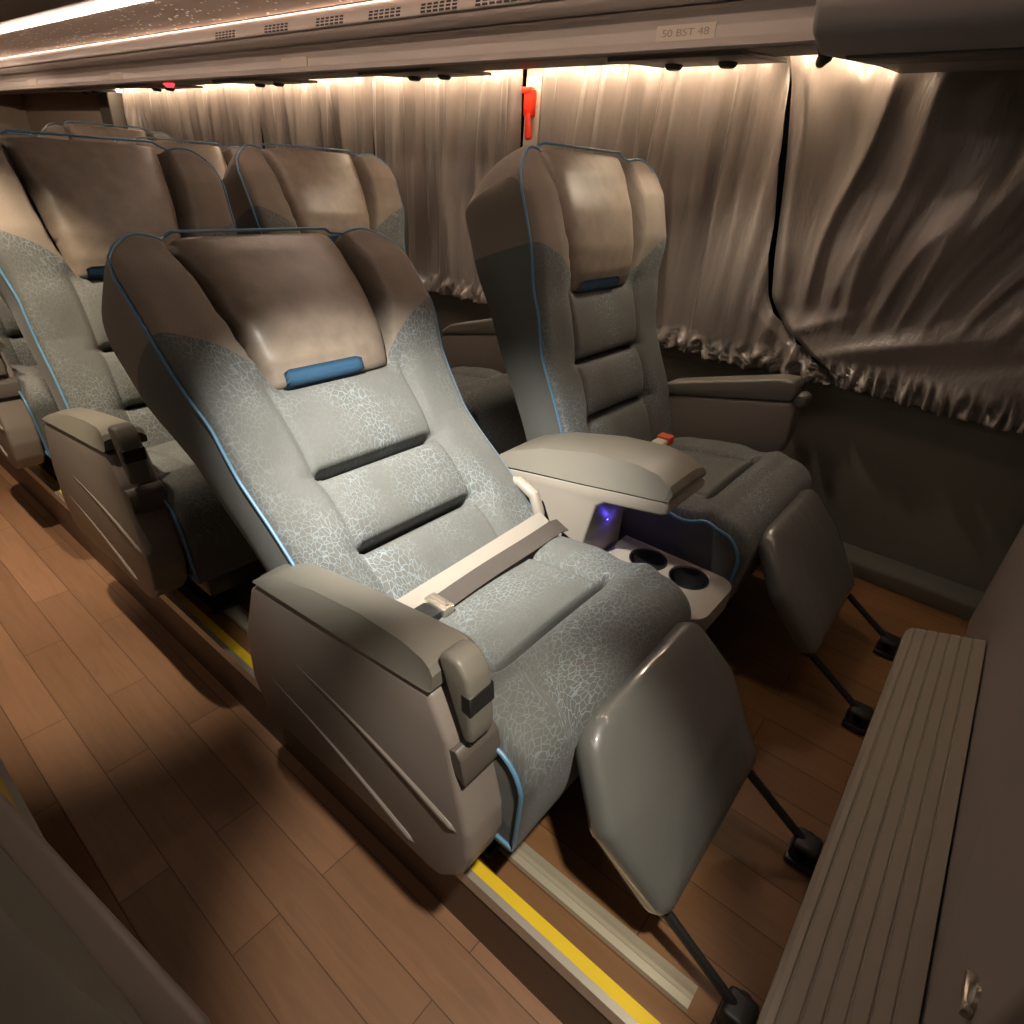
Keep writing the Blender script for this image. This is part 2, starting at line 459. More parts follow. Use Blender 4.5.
bm = bmesh.new(); add_lathe(bm, [(0.001, -.010), (.016, -.008), (.02, 0), (.02, .008)], (1.50 - OX, 5.0 - OY, 1.508 - OZ), 16)
bmobj('reading_lamp', bm, M['whiteled'], t)['label'] = 'tiny white glowing lamp'
# led bar above the curtains
bm = bmesh.new(); add_box(bm, 1.622, 1.640, .43, 5.44, 1.545, 1.561, .002, 1)
tag(bmobj('led_bar', bm, M['led']), 'warm glowing light bar along the top of the curtains', 'light strip')

# ceiling star panel between two light strips
P = []
arc = [(1.080, 1.650), (1.02, 1.661), (.95, 1.668), (.88, 1.671), (.80, 1.668)]
bm = bmesh.new(); add_prism(bm, arc + [(.80, 1.69), (1.08, 1.69)], .475, YR, 0, 1, 'y')
tag(bmobj('star_ceiling_panel', bm, M['star']), 'beige ceiling panel with tiny star lights between the light strips', 'ceiling panel')
bm = bmesh.new(); add_prism(bm, [(1.083, 1.6525), (1.079, 1.6510), (1.076, 1.6525), (1.079, 1.659)], .475, YR, 0, 1, 'y')
tag(bmobj('ceiling_light_strip', bm, M['strip']), 'glowing ceiling strip along the top edge of the luggage rack', 'light strip')
bm = bmesh.new(); add_prism(bm, [(.800, 1.667), (.792, 1.661), (.780, 1.665), (.782, 1.676)], YF, YR, 0, 1, 'y')
tag(bmobj('ceiling_light_strip', bm, M['strip']), 'glowing ceiling strip at the top left beyond the star panel', 'light strip')
bm = bmesh.new(); add_prism(bm, [(.762, 1.676), (.70, 1.668), (.62, 1.70), (.60, 1.745), (.76, 1.745)], YF, YR, .004, 2, 'y')
tag(bmobj('ceiling_cove', bm, M['over']), 'dark ceiling cove left of the glowing strip', 'ceiling panel')

# overhead monitor housing at the front right
t = thing('monitor_housing', 'large dark overhead housing hanging at the top right corner', 'housing', (1.3, -.2, 1.5))
bm = bmesh.new()
add_prism(bm, [(.90 - 1.3, 1.452 - 1.5), (.88 - 1.3, 1.50 - 1.5), (.93 - 1.3, 1.72 - 1.5), (1.645 - 1.3, 1.745 - 1.5), (1.645 - 1.3, 1.49 - 1.5), (1.40 - 1.3, 1.473 - 1.5), (.97 - 1.3, 1.432 - 1.5)], -.65, .6735, .014, 3, 'y')
bmobj('shell', bm, M['over'], t)
bm = bmesh.new(); add_prism(bm, [(-.30, -.072), (.08, -.028), (.08, -.012), (-.30, -.05)], -.5, .63, .005, 2, 'y')
bmobj('bottom_panel', bm, M['rackdark'], t)

# ------------------------------------------------------------------ curtains
def seam(b): return -(.17 * b + .26 * sstep(.70, 1.05, b) ** 1.3)
def curtain(y0, y1, label, seed, mode=0, xoff=0., zb=.655, e0=0, e1=0):
    ny = int((y1 - y0) / .0085); nz = 110
    z1 = 1.578; V = []; F = []
    for j in range(nz + 1):
        b = j / nz
        for i in range(ny + 1):
            a = i / ny; y = lerp(y0 + e0 * seam(b), y1 + e1 * seam(b), a); z = lerp(z1, zb, b)
            k = noise.noise(Vector((y * 13 + seed, z * .9, seed))); k2 = noise.noise(Vector((y * 30 + seed * 3, z * 1.6, 7.)))
            k3 = noise.noise(Vector((y * 4.0 + seed, z * 2.2, 3.3)))
            fo = .040 * (1 - 2 * abs(k)) + .022 * k2 + .030 * k3 * (.3 + b) - .006
            if mode:   # swept folds gathered towards the lower rear corner
                ye = y1 - .17 * b
                g = .50 * sstep(-.1, 1.0, b)
                yt = y1 + (y - ye) / (1 - g)          # where this fold hangs from at the top
                ph = yt + .05 * noise.noise(Vector((y * 3, z * 3, 4.)))
                k = noise.noise(Vector((ph * 8.0 + seed, b * 1.1, 2.))); k2 = noise.noise(Vector((ph * 19, b * 2.2, 5.)))
                am = lerp(1, .75, g)
                fs = am * (.042 * (1 - 2 * abs(k)) ** 1 + .016 * k2) - .010 + .03 * noise.noise(Vector((y * 3.1, z * 3.4, 8.)))
                # lower drape hanging over the gathered point, folds sweeping forward and down
                q = (z - .66) + .42 * (y - y1) + .10
                lo_ = .030 * (1 - 2 * abs(noise.noise(Vector((q * 6.0, y * .9, 12.))))) + .008 * noise.noise(Vector((q * 16, y * 2, 3.))) - .006
                w2 = sstep(.66, .84, b + .10 * noise.noise(Vector((y * 5, 2, 1.))))
                fo = lerp(lerp(fo, fs, sstep(.0, .12, b)), lo_, w2)
            ru = sstep(.90, .97, b)   # ruffled hem
            if ru > 0:
                q = noise.noise(Vector((y * 42 + seed, z * 9, 1.)))
                fo = fo * (1 - .5 * ru) + ru * (.024 * sin(y * 2 * pi / .036 + 6 * q) + .016 * q) + .020 * ru
            z -= .012 * ru * noise.noise(Vector((y * 20, seed, 0)))
            edge = min(a, 1 - a) * (y1 - y0)
            fo += -.030 * (1 - sstep(0, .04, edge))
            V.append((1.700 + xoff - fo, y, z + .02 * (noise.noise(Vector((y * 3, seed, 9))) if b > .5 else 0) * sstep(.5, 1, b)))
    w = ny + 1
    for j in range(nz):
        for i in range(ny): F.append((j * w + i, j * w + i + 1, (j + 1) * w + i + 1, (j + 1) * w + i))
    # back layer for thickness
    n = len(V)
    V += [(x + .003, y, z) for x, y, z in V]
    F += [tuple(i + n for i in reversed(fc)) for fc in F]
    for i in range(ny):
        F.append((i, i + n, i + 1 + n, i + 1)); k = nz * w
        F.append((k + i, k + i + 1, k + i + 1 + n, k + i + n))
    for j in range(nz):
        F.append((j * w, (j + 1) * w, (j + 1) * w + n, j * w + n)); k = ny
        F.append((j * w + k, j * w + k + n, (j + 1) * w + k + n, (j + 1) * w + k))
    o = mk('window_curtain', V, F, M['curtain'], angle=0)
    cx = Vector((1.7, (y0 + y1) / 2, zb)); o.data.transform(Matrix.Translation(-cx)); o.location = cx
    return tag(o, label, 'curtain', 'satin curtains along the window')
curtain(-.60, .788, 'taupe satin curtain at far right with folds swept down to its left', 2.3, 1, 0, .648, 0, 1)
curtain(.80, 1.695, 'taupe satin curtain behind the upright front window seat, right of the red hammer', 5.1, 0, .006, .648, 1, 0)
curtain(1.800, 2.70, 'taupe satin curtain left of the red hammer, behind the reclined front seat', 9.7, 0, 0)
curtain(2.728, 3.69, 'taupe satin curtain above the second row window seat', 14.2, 0, 0)
curtain(3.702, 5.45, 'leftmost taupe satin curtain at the rear below the red light', 21.9, 0, 0)
# small glimpse of gathered curtain cloth bunched on the sill is part of the second curtain

# emergency hammer on its mount
t = thing('emergency_hammer', 'red emergency hammer hanging between two curtain panels above the upright front seat', 'hammer', (1.700, 1.752, 1.32))
bm = bmesh.new(); add_box(bm, .015, .0345, -.040, .036, -.03, .21, .002, 1); bmobj('mount_plate', bm, M['beige'], t)
bm = bmesh.new(); add_box(bm, -.012, .014, -.022, .024, .075, .165, .006, 2); add_box(bm, -.016, .014, -.012, .036, .150, .172, .005, 2); bmobj('holder', bm, M['red'], t)
bm = bmesh.new(); add_tube(bm, [(-.010, -.002, .085), (-.012, -.006, .05), (-.008, -.010, .005), (-.006, -.011, -.002)], [.010, .012, .015, .010], 12); bmobj('handle', bm, M['red'], t)

# ------------------------------------------------------------------ seat meshes (shared)
def top_h(ax):
    return .930 - .016 * math.exp(-((ax - .192) / .014) ** 2) - .010 * sstep(.18, .22, ax) - .075 * max(0, (ax - .235) / .076) ** 2.2
def back_front(x, v):
    ax = abs(x)
    side = interp(v, [0, .18, .40, .55, .68, .80, .88, .95], [.105, .112, .090, .112, .150, .154, .130, .100])
    cen = .070
    for a, b in ((-.02, .185), (.185, .360), (.360, .60)):
        if a <= v <= b: q = (v - a) / (b - a); cen = .070 + .024 * (1 - abs(2 * q - 1) ** 3)
    fade = 1 - sstep(.150, .172, ax)
    for cv in (.185, .360): cen -= .055 * math.exp(-((v - cv) / .0078) ** 2) * fade
    lb = sstep(.150, .225, ax); low = lerp(cen, side, lb)
    low -= .011 * math.exp(-((ax - .172) / .007) ** 2)
    xp = interp(v, [.50, .555, .66, .75, .93], [.140, .150, .172, .182, .194])
    up = lerp(.070, side - .012 - .25 * max(0, (ax - .265)) ** 1.5 + .012 * sstep(xp, xp + .06, ax), sstep(xp - .010, xp + .012, ax))
    n = lerp(low, up, sstep(.52, .60, v))
    e = clamp((ax - .285) / .026); n -= .020 * (1 - sqrt(max(0, 1 - e * e)))
    return n
def back_w(v, n):
    return interp(v, [0, .3, .5, .68, .85, .95], [.97, .965, .985, 1.085, 1.10, 1.06]) * (1 - .16 * max(0, .09 - n))
HX = .311
xs = [-HX]
for i in range(1, 84): xs.append(-HX + 2 * HX * i / 84)
xs.append(HX)
NF = 190
def back_ring(x):
    ax = abs(x); H = top_h(ax); P = []; vt = H - .034
    for i in range(NF):
        v = .01 + (vt - .01) * i / (NF - 1); P.append((v, back_front(x, v)))
    n0 = P[-1][1]
    for i in range(1, 7):
        a = pi / 2 * i / 6; P.append((vt + .034 * sin(a), n0 - .034 * (1 - cos(a))))
    p0 = Vector(P[-1]); p1 = Vector((H + .0, -.075)); p2 = Vector((.80, -.082))
    for i in range(1, 11):
        q = i / 10; P.append(tuple(p0 * (1 - q) ** 2 + p1 * 2 * q * (1 - q) + p2 * q * q))
    for i in range(1, 18):
        v = .80 - .79 * i / 17; P.append((v, -interp(v, [0, .165, .467, .8], [.03, .05, .087, .082])))
    for i in range(1, 5): P.append((.01, lerp(-.03, back_front(x, .01), i / 5)))
    return P
def build_back():
    rings = []; uvs = []
    for x in xs:
        pr = back_ring(x)
        rings.append([(x * back_w(v, n), -n, v) for v, n in pr]); uvs.append([(x, v) if n > -.2 else (x, v) for v, n in pr])
    V, F, U = loft(rings, uvs, cap=False)
    for ri, sg in ((0, -1), (-1, 1)):
        x = xs[ri]; fr = back_ring(x); nfr = NF + 6
        # front/top chain and back chain meeting at the crown
        crown = nfr + 3
        A = fr[:crown + 1]; B = fr[crown:]; B = B[::-1][3:]       # both run bottom -> top
        def res(c, m):
            L = [0]
            for p, q in zip(c, c[1:]): L.append(L[-1] + math.hypot(p[0] - q[0], p[1] - q[1]))
            out = []; k = 0
            for i in range(m + 1):
                d = L[-1] * i / m
                while k < len(c) - 2 and L[k + 1] < d: k += 1
                t = (d - L[k]) / max(1e-9, L[k + 1] - L[k]); out.append((lerp(c[k][0], c[k + 1][0], t), lerp(c[k][1], c[k + 1][1], t)))
            return out
        m = 70; A = res(A, m); B = res(B, m); b0 = len(V); C = 8
        for i in range(m + 1):
            wdt = math.hypot(A[i][0] - B[i][0], A[i][1] - B[i][1])
            for j in range(C + 1):
                q = j / C; v = lerp(A[i][0], B[i][0], q); n_ = lerp(A[i][1], B[i][1], q)
                V.append((x * back_w(v, n_) + sg * .06 * wdt * sin(pi * q), -n_, v)); U.append((x, v))
        for i in range(m):
            for j in range(C): F.append((b0 + i * (C + 1) + j, b0 + i * (C + 1) + j + 1, b0 + (i + 1) * (C + 1) + j + 1, b0 + (i + 1) * (C + 1) + j))
    return (V, F, U), rings
(BV, BF, BU), BR = build_back()
# piping path along front edges and over the top
path = []
for k in range(2, NF, 3): path.append(Vector(BR[0][k]) + Vector((-.003, -.0015, 0)))
for i in range(1, len(xs) - 1, 2):
    p = Vector(BR[i][NF + 2]); cw = 1 - sstep(.175, .205, abs(xs[i]))
    path.append(Vector((p.x, lerp(p.y - .001, -.096, cw), lerp(p.z + .002, .933, cw))))
for k in range(NF - 1, 1, -3): path.append(Vector(BR[-1][k]) + Vector((.003, -.0015, 0)))

def build_headpad():
    rings = []; S = 40
    for i in range(S + 1):
        s = -1 + 2 * i / S; e = 1 - abs(s) ** 9; ee = e ** .5
        top = .926 - .002 * s * s; bot = .556 + .004 * s * s * s * s + .006 * (1 - ee)
        P = []
        for j in range(36):
            v = lerp(bot + .008, top - .02, j / 35)
            q = (v - bot) / (top - bot)
            nf = interp(q, [0, .05, .14, .3, .55, .8, 1], [.092, .106, .121, .134, .136, .124, .100])
            P.append((v, lerp(.075, nf, ee)))
        P += [(top - .006, lerp(.07, .098, ee)), (top, lerp(.065, .078, ee)), (top - .006, .058), (bot + .02, .05), (bot, .062), (bot - .001, lerp(.070, .092, ee))]
        hw = lambda v: interp(v, [.555, .66, .75, .93], [.150, .172, .182, .194])
        rings.append([(s * hw(v), -n, v) for v, n in P])
    return loft(rings)
HV, HF, _ = build_headpad()

def build_tab():
    bm = bmesh.new()
    # a strip wrapped over the lower edge of the head pad
    V = []; 
    for i in range(15):
        x = -.132 + .195 * i / 14
        prof = [(.552, .080), (.552, .094), (.560, .103), (.570, .109), (.580, .1135)]
        if i in (0, 14): prof = [(v + .003 if v < .56 else v - .005, n - .002) for v, n in prof]
        V.append([bm.verts.new((x, -n - .002, v)) for v, n in prof])
    for i in range(14):
        for j in range(4): bm.faces.new((V[i][j], V[i + 1][j], V[i + 1][j + 1], V[i][j + 1]))
    bmesh.ops.solidify(bm, geom=list(bm.faces), thickness=.003)
    me = bpy.data.meshes.new('fabric_tab'); bmesh.ops.recalc_face_normals(bm, faces=bm.faces); bm.to_mesh(me); bm.free()
    me.materials.append(M['tab'])
    for p in me.polygons: p.use_smooth = True
    return me

def cush_top(x, y):
    ax = abs(x)
    z = interp(y, [.37, .42, .50, .60, .70, .82], [.470, .474, .456, .442, .425, .395])
    z += .010 * (1 - (ax / .285) ** 2)
    z += .022 * sstep(.13, .235, ax) * sstep(.44, .56, y) * (1 - .4 * sstep(.70, .82, y))
    xo = x
    z -= .058 * math.exp(-((y - .462 - .10 * max(0, ax - .16)) / .0085) ** 2) * (1 - sstep(.165, .20, ax))
    z += .012 * math.exp(-((y - .42) / .035) ** 2)
    z -= .012 * math.exp(-((ax - .165) / .007) ** 2) * sstep(.46, .50, y)
    e = clamp((ax - .255) / .030); z -= .030 * (1 - sqrt(max(0, 1 - e * e)))
    return z
CHX = .285
def cush_ring(x):
    P = [(.335, .195), (.70, .235), (.82, .25), (.832, .27), (.835, .36)]
    y = .825; P.append((y, cush_top(x, .82) - .006))
    for i in range(110): y = .815 - (.815 - .385) * i / 109; P.append((y, cush_top(x, y)))
    z0 = P[-1][1]; ax = abs(x); e = clamp((ax - .255) / .030); inset = .02 * (1 - sqrt(max(0, 1 - e * e)))
    for i in range(1, 13):
        a = pi / 2 * i / 12; P.append((.385 - (.085 - inset) * sin(a), z0 - .075 * (1 - cos(a))))
    y1, z1 = P[-1]
    bow = .010 * (1 - (ax / CHX) ** 2)
    for i in range(1, 14):
        q = i / 14; P.append((lerp(y1, .335, q) - bow * sin(pi * q), lerp(z1, .195, q)))
    return P
def build_cush():
    rings = []; uvs = []; n = 72; R = []
    for i in range(n + 1):
        x = -CHX + 2 * CHX * i / n
        pr = cush_ring(x); R.append(pr)
        s = 0; us = []
        for k, (y, z) in enumerate(pr):
            if k: s += math.hypot(y - pr[k - 1][0], z - pr[k - 1][1])
            us.append((x, s))
        rings.append([(x * (1 - .06 * clamp((.40 - z) / .2)), y - .60, z) for y, z in pr]); uvs.append(us)
    return loft(rings, uvs), rings
(CV, CF, CU), CR = build_cush()

_cache = {}
def shared(key, name, fn, parent, loc=None, rot=None):
    if key not in _cache:
        o = fn(); _cache[key] = o.data
        o.name = name; o.parent = parent
    else:
        o = link(bpy.data.objects.new(name, _cache[key]), parent)
    if loc: o.location = loc
    if rot: o.rotation_euler = rot
    return o

def side_poly_obj(name, poly, x0, x1, bev, mat, parent, seg=3):
    bm = bmesh.new(); add_prism(bm, [(a - .60, b) for a, b in poly], x0, x1, bev, seg)
    return bmobj(name, bm, mat, parent)

def aisle_panel(parent, x0, x1, s=1, inset=0.):
    """side armrest panel; s=-1 mirrors. x0 = aisle face, x1 = inner face (seat-local)"""
    lo, hi = min(x0, x1), max(x0, x1)
    body = [(.436, .572), (.398, .50), (.372, .39), (.354, .325), (.350, .27), (.368, .205), (.410, .158), (.44, .15), (.616, .158), (.90, .150), (.945, .17), (.978, .235), (.972, .36), (.915, .50), (.889, .52)]
    o = side_poly_obj('side_panel', body, lo, hi, .011, M['panel'], parent)
    # moulded ribs on the aisle face
    xa = x0; 
    for (ya, za, yb, zb) in ((.80, .395, .372, .318), (.90, .29, .47, .185)):
        bm = bmesh.new()
        L = 24
        pts = [(xa + s * .0005, lerp(ya, yb, q / L) - .60, lerp(za, zb, q / L) + .012 * sin(pi * q / L)) for q in range(L + 1)]
        pts = [(p[0] + s * (.0005 + .0022 * (q / L)), p[1], p[2]) for q, p in enumerate(pts)]; add_tube(bm, pts, [(.001 + .0075 * (q / L) ** .8) if q < L else .002 for q in range(L + 1)], 10)
        bmobj('moulded_rib', bm, M['panel'], o)
    # soft arm pad: flat top with a lens-shaped outer chamfer
    st = [(.893, .5265, .5285, .004), (.885, .528, .538, .010), (.84, .532, .556, .020), (.74, .543, .577, .027), (.62, .556, .597, .028), (.51, .568, .613, .020), (.455, .5745, .620, .010), (.438, .577, .617, .006), (.430, .580, .606, .005)]
    rings = []
    oa, ia = (lo - .002, hi + .006) if s > 0 else (hi + .002 - inset, lo - .006); sg = 1 if oa < ia else -1
    for y, zb_, zt_, c in st:
        rings.append([(oa, y - .60, zb_), (oa + sg * .002, y - .60, zb_ + .003), (oa + sg * c, y - .60, zt_ - .002), (oa + sg * (c + .006), y - .60, zt_), ((oa + ia) / 2, y - .60, zt_ + .003), (ia - sg * .012, y - .60, zt_), (ia, y - .60, max(zb_ + .002, zt_ - .012)), (ia, y - .60, zb_)])
    V, F_, _u = loft(rings)
    mk('arm_pad', V, F_, M['pad'], o, angle=28)
    # front trim: dark strip standing for the notch's shade, then release handle
    m = (lo + hi) / 2 - s * .004
    b2 = bmesh.new(); add_prism(b2, [(.405 - .60, .486), (.385 - .60, .442), (.366 - .60, .432), (.366 - .60, .442), (.3745 - .60, .478), (.386 - .60, .492)], lo + .004, hi - .002, .002, 1)
    bmobj('recess_shade', b2, M['rackdark'], o)
    b2 = bmesh.new()
    hp = [(.437, .632), (.418, .644), (.398, .642), (.380, .622), (.374, .600), (.366, .53), (.368, .505), (.385, .505), (.420, .590)]
    add_prism(b2, [(y - .60, z) for y, z in hp], m - .024, m + .024, .009, 4)
    h = bmobj('release_handle', b2, M['pad'], o)
    b2 = bmesh.new(); add_prism(b2, [(.390 - .60, .594), (.3722 - .60, .594), (.3685 - .60, .562), (.388 - .60, .562)], m - .0246, m + .0246, .002, 1)
    bmobj('handle_slot', b2, M['black'], o)
    return o

def legrest_mesh():
    pts = []
    def corner(cx, cy, rr, a0, a1, n=7):
        for i in range(n + 1):
            a = radians(lerp(a0, a1, i / n)); pts.append((cx + rr * cos(a), cy + rr * sin(a)))
    # local (x, down d): d 0 top .. .335 bottom
    corner(.150, -.005 + .07, .068, -90, -20); corner(.205, .155, .045, -15, 12); corner(.190, .315, .028, 10, 90)
    L = [(-x, y) for x, y in reversed(pts)]
    out = pts + L
    # resample-free rings: underside, side, dome
    rings = []; N_ = len(out); c = Vector((0, .16))
    for sc_, h in ((.0001, -.012), (.9, -.012), (.985, -.004), (1.0, .010), (.997, .026), (.975, .037), (.93, .043), (.80, .049), (.55, .054), (.28, .056), (.0001, .057)):
        ring = []
        for (x, y) in out:
            p = c + (Vector((x, y)) - c) * sc_
            ring.append((p.x, p.y, h))
        rings.append(ring)
    return loft(rings)
LV, LF, _ = legrest_mesh()

def build_legrest(parent, xo):
    # local: origin top edge centre, +Y(local) down the face, +Z out of the face
    dy, dz = -.59, -.807
    Mx = Matrix(((1, 0, 0, xo), (0, dy, -.807, .315 - .60), (0, dz, .59, .420), (0, 0, 0, 1)))
    # orthonormal right-handed frame check is not needed for vertex transform
    V = [Mx @ Vector(v) for v in LV]
    o = mk('leg_rest', V, LF, M['leg'], parent, angle=60)
    # hinged bars and rubber feet
    for bx in (-.185, .185):
        bm = bmesh.new()
        add_tube(bm, [(xo + bx, .17 - .60, .195), (xo + bx, .105 - .60, .150), (xo + bx, .03 - .60, .10), (xo + bx, -.045 - .60, .050)], [.010, .010, .009, .009], 10)
        add_box(bm, xo + bx - .014, xo + bx + .014, .095 - .60, .125 - .60, .140, .168, .004, 2)
        b = bmobj('foot_bar', bm, M['steel'], parent)
        bm = bmesh.new()
        add_box(bm, xo + bx - .027, xo + bx + .027, -.082 - .60, -.030 - .60, .010, .058, .010, 3)
        add_box(bm, xo + bx - .034, xo + bx + .034, -.086 - .60, -.028 - .60, .001, .016, .005, 2)
        for k in (-1, 1): add_lathe(bm, [(.011, 0), (.011, .006), (.007, .009)], (xo + bx + k * .027, -.056 - .60, .036), 14, 'x')
        bmobj('rubber_foot', bm, M['black'], b)
    return o

def pedestal(parent):
    bm = bmesh.new()
    for x in (-.20, .14):
        add_prism(bm, [(.50 - .6, .014), (.84 - .6, .014), (.80 - .6, .20), (.48 - .6, .195)], x, x + .06, .006, 2)
        add_box(bm, x - .02, x + .08, .42 - .6, .90 - .6, .0114, .024, .004, 1)
    add_box(bm, -.255, .255, .46 - .6, .80 - .6, .165, .232, .012, 2)
    add_box(bm, -.24, .24, .355 - .6, .47 - .6, .12, .20, .012, 2)
    bmobj('pedestal', bm, M['steel'], parent)

def add_seat(root, O, rec, legx=.02, belt='strap', legrest=True, wide=(1, 0)):
    cu = shared('cush', 'seat_cushion', lambda: mk('seat_cushion', CV, CF, M['cush'], None, uv=CU, angle=60), root)
    def cp(sd):
        bm = bmesh.new()
        for ring, sx in ((CR[0] if sd < 0 else CR[-1], sd),):
            P = [Vector(p) + Vector((sx * .003, 0, 0)) for p in ring]
            P = P[8:] + P[:2]
            P = [p + Vector((0, -.002 if k > 108 else 0, .002 if k < 122 else 0)) for k, p in enumerate(P)]
            add_tube(bm, P[::2], .0042, 8)
        return bmobj('cushion_piping', bm, M['pipe'], None)
    shared('cpipeL', 'cushion_piping', lambda: cp(-1), cu); shared('cpipeR', 'cushion_piping', lambda: cp(1), cu)
    hip = (0, O[0] - .60, O[1])
    bk = shared('back', 'backrest', lambda: mk('backrest', BV, BF, M['back'], None, uv=BU, angle=60), root, hip, (-radians(rec), 0, 0))
    bk.scale.x = wide[0]; bk.location.x += wide[1]
    def bp():
        bm = bmesh.new(); add_tube(bm, path, .0034, 8); return bmobj('back_piping', bm, M['pipe'], None)
    shared('bpipe', 'back_piping', bp, bk)
    shared('head', 'head_pad', lambda: mk('head_pad', HV, HF, M['lea'], None, angle=60), bk)
    def tb(): return link(bpy.data.objects.new('fabric_tab', build_tab()))
    shared('tab', 'fabric_tab', tb, bk)
    shared('ped', 'pedestal', lambda: (pedestal(root), [c for c in root.children if c.name.startswith('pedestal')][0])[1], root)
    if legrest: build_legrest(root, legx)

def belt_strap(root):
    # webbing over a beige frame bar across the rear of the cushion, tongue and latch at the aisle end
    def ribbon(bm, pts, w, th):
        rows = []
        for p, d in pts:
            p = Vector(p); d = Vector(d).normalized(); up = Vector((0, -.35, 1)).normalized()
            rows.append([bm.verts.new(p + d * w / 2 + up * th), bm.verts.new(p - d * w / 2 + up * th), bm.verts.new(p - d * w / 2), bm.verts.new(p + d * w / 2)])
        for a, b in zip(rows, rows[1:]):
            for k in range(4): bm.faces.new((a[k], a[(k + 1) % 4], b[(k + 1) % 4], b[k]))
        bm.faces.new(rows[0]); bm.faces.new(rows[-1][::-1])
    bm = bmesh.new()
    fr = []
    for i in range(17):
        q = i / 16; x = lerp(-.26, .285, q); fr.append(((x, .712 - .60, .448 + .018 * q), (0, .85, .45)))
    ribbon(bm, fr, .040, .008)
    bb = bmobj('belt_bar', bm, M['belt_bar'], root)
    bm = bmesh.new(); add_tube(bm, [(.290, .86 - .60, .52), (.292, .80 - .60, .535), (.293, .755 - .60, .515), (.292, .735 - .60, .475), (.290, .73 - .60, .44)], [.012, .014, .015, .015, .014], 12)
    bmobj('pivot_cover', bm, M['lid'], root)
    bm = bmesh.new(); pts = []
    for i in range(25):
        q = i / 24; x = lerp(-.105, .300, q)
        z = .452 - .004 * sin(pi * q) + .020 * q - .010 * sstep(.92, 1, q)
        pts.append(((x, .672 - .60 + .004 * sin(q * 5), z), (0, .9, .35)))
    ribbon(bm, pts, .040, .003)
    st = bmobj('seat_belt', bm, M['belt'], root)
    bm = bmesh.new()
    add_box(bm, -.128, -.098, .642 - .60, .702 - .60, .442, .462, .004, 2)
    add_box(bm, -.116, -.108, .650 - .60, .694 - .60, .460, .466, .002, 1)
    bmobj('buckle', bm, M['chrome'], st)
    bm = bmesh.new(); add_box(bm, -.185, -.128, .648 - .60, .696 - .60, .436, .458, .006, 2)
    bmobj('buckle_socket', bm, M['black'], st)

def belt_red(root):
    bm = bmesh.new(); add_box(bm, .055, .105, .725 - .60, .765 - .60, .452, .474, .006, 2); st = bmobj('belt_buckle', bm, M['beige'], root)
    bm = bmesh.new(); add_box(bm, .100, .142, .722 - .60, .768 - .60, .450, .482, .006, 2); bmobj('red_button', bm, M['orange'], st)

def win_arm(root):
    x0, x1 = .325, .415
    poly = [(.445, .625), (.425, .60), (.425, .50), (.44, .44), (.475, .37), (.60, .26), (.98, .22), (.98, .42), (.90, .535)]
    o = side_poly_obj('armrest', poly, x0, x1, .010, M['panel'], root)
    pad = [(.445, .628), (.90, .538), (.915, .552), (.86, .590), (.50, .690), (.455, .692), (.438, .668)]
    p = side_poly_obj('arm_pad', pad, x0 - .003, x1 + .003, .011, M['pad'], o, 4)
    bm = bmesh.new(); add_lathe(bm, [(.001, -.030), (.016, -.029), (.023, -.022), (.025, 0), (.023, .022), (.016, .029), (.001, .030)], ((x0 + x1) / 2, .425 - .60, .632), 20, 'x')
    bmobj('recline_button', bm, M['pad'], o)

AX, WX = .265, 1.14
A_LAB = ['reclined aisle seat in the front row, brightly lit, belt strap across its cushion',
 'second row aisle seat at left, directly behind the brightly lit reclined seat',
 'third row aisle seat at the left edge, behind the second row aisle seat',
 'fourth row aisle seat, rearmost by the aisle, mostly hidden', 'fifth row aisle seat against the rear wall']
W_LAB = ['upright window seat in the front row beside the curtain, red belt buckle on its cushion',
 'second row window seat between the reclined front seat and the curtain',
 'third row window seat whose top shows behind the second row window seat',
 'fourth row window seat, rearmost, its top rising behind the second row aisle seat', 'fifth row window seat against the rear wall']
# front row aisle seat, reclined
a1 = thing('coach_seat', A_LAB[0], 'coach seat', (AX, .60, 0), 'coach seats in pairs by the window')
add_seat(a1, (.765, .338), 46, legx=.035); belt_strap(a1); aisle_panel(a1, -.10 - AX, -.012 - AX)
# front row window seat
w1 = thing('coach_seat', W_LAB[0], 'coach seat', (WX, .60, 0), 'coach seats in pairs by the window')
add_seat(w1, (.900, .36), 19, legx=0.0, wide=(1.07, .018)); belt_red(w1); win_arm(w1)
PITCH = 1.085
# rows behind: leaner versions
a2 = thing('coach_seat', A_LAB[1], 'coach seat', (AX, .60 + PITCH, 0), 'coach seats in pairs by the window')
add_seat(a2, (.875, .315), 22, legx=.02, legrest=False); aisle_panel(a2, -.10 - AX, -.012 - AX)
w2 = thing('coach_seat', W_LAB[1], 'coach seat', (WX, .60 + PITCH, 0), 'coach seats in pairs by the window')
add_seat(w2, (1.00, .365), 27, legx=0.0, legrest=False, wide=(1.06, 0)); win_arm(w2)
for k in (2, 3):
    dup(a2, (AX, .60 + PITCH * k - (.10 if k == 4 else 0), 0), A_LAB[k]); rw = dup(w2, (WX, .60 + PITCH * k - (.10 if k == 4 else 0), 0), W_LAB[k])
    if k == 3:
        for ch in rw.children:
            if ch.name.startswith('backrest'): ch.rotation_euler.x = -radians(12)

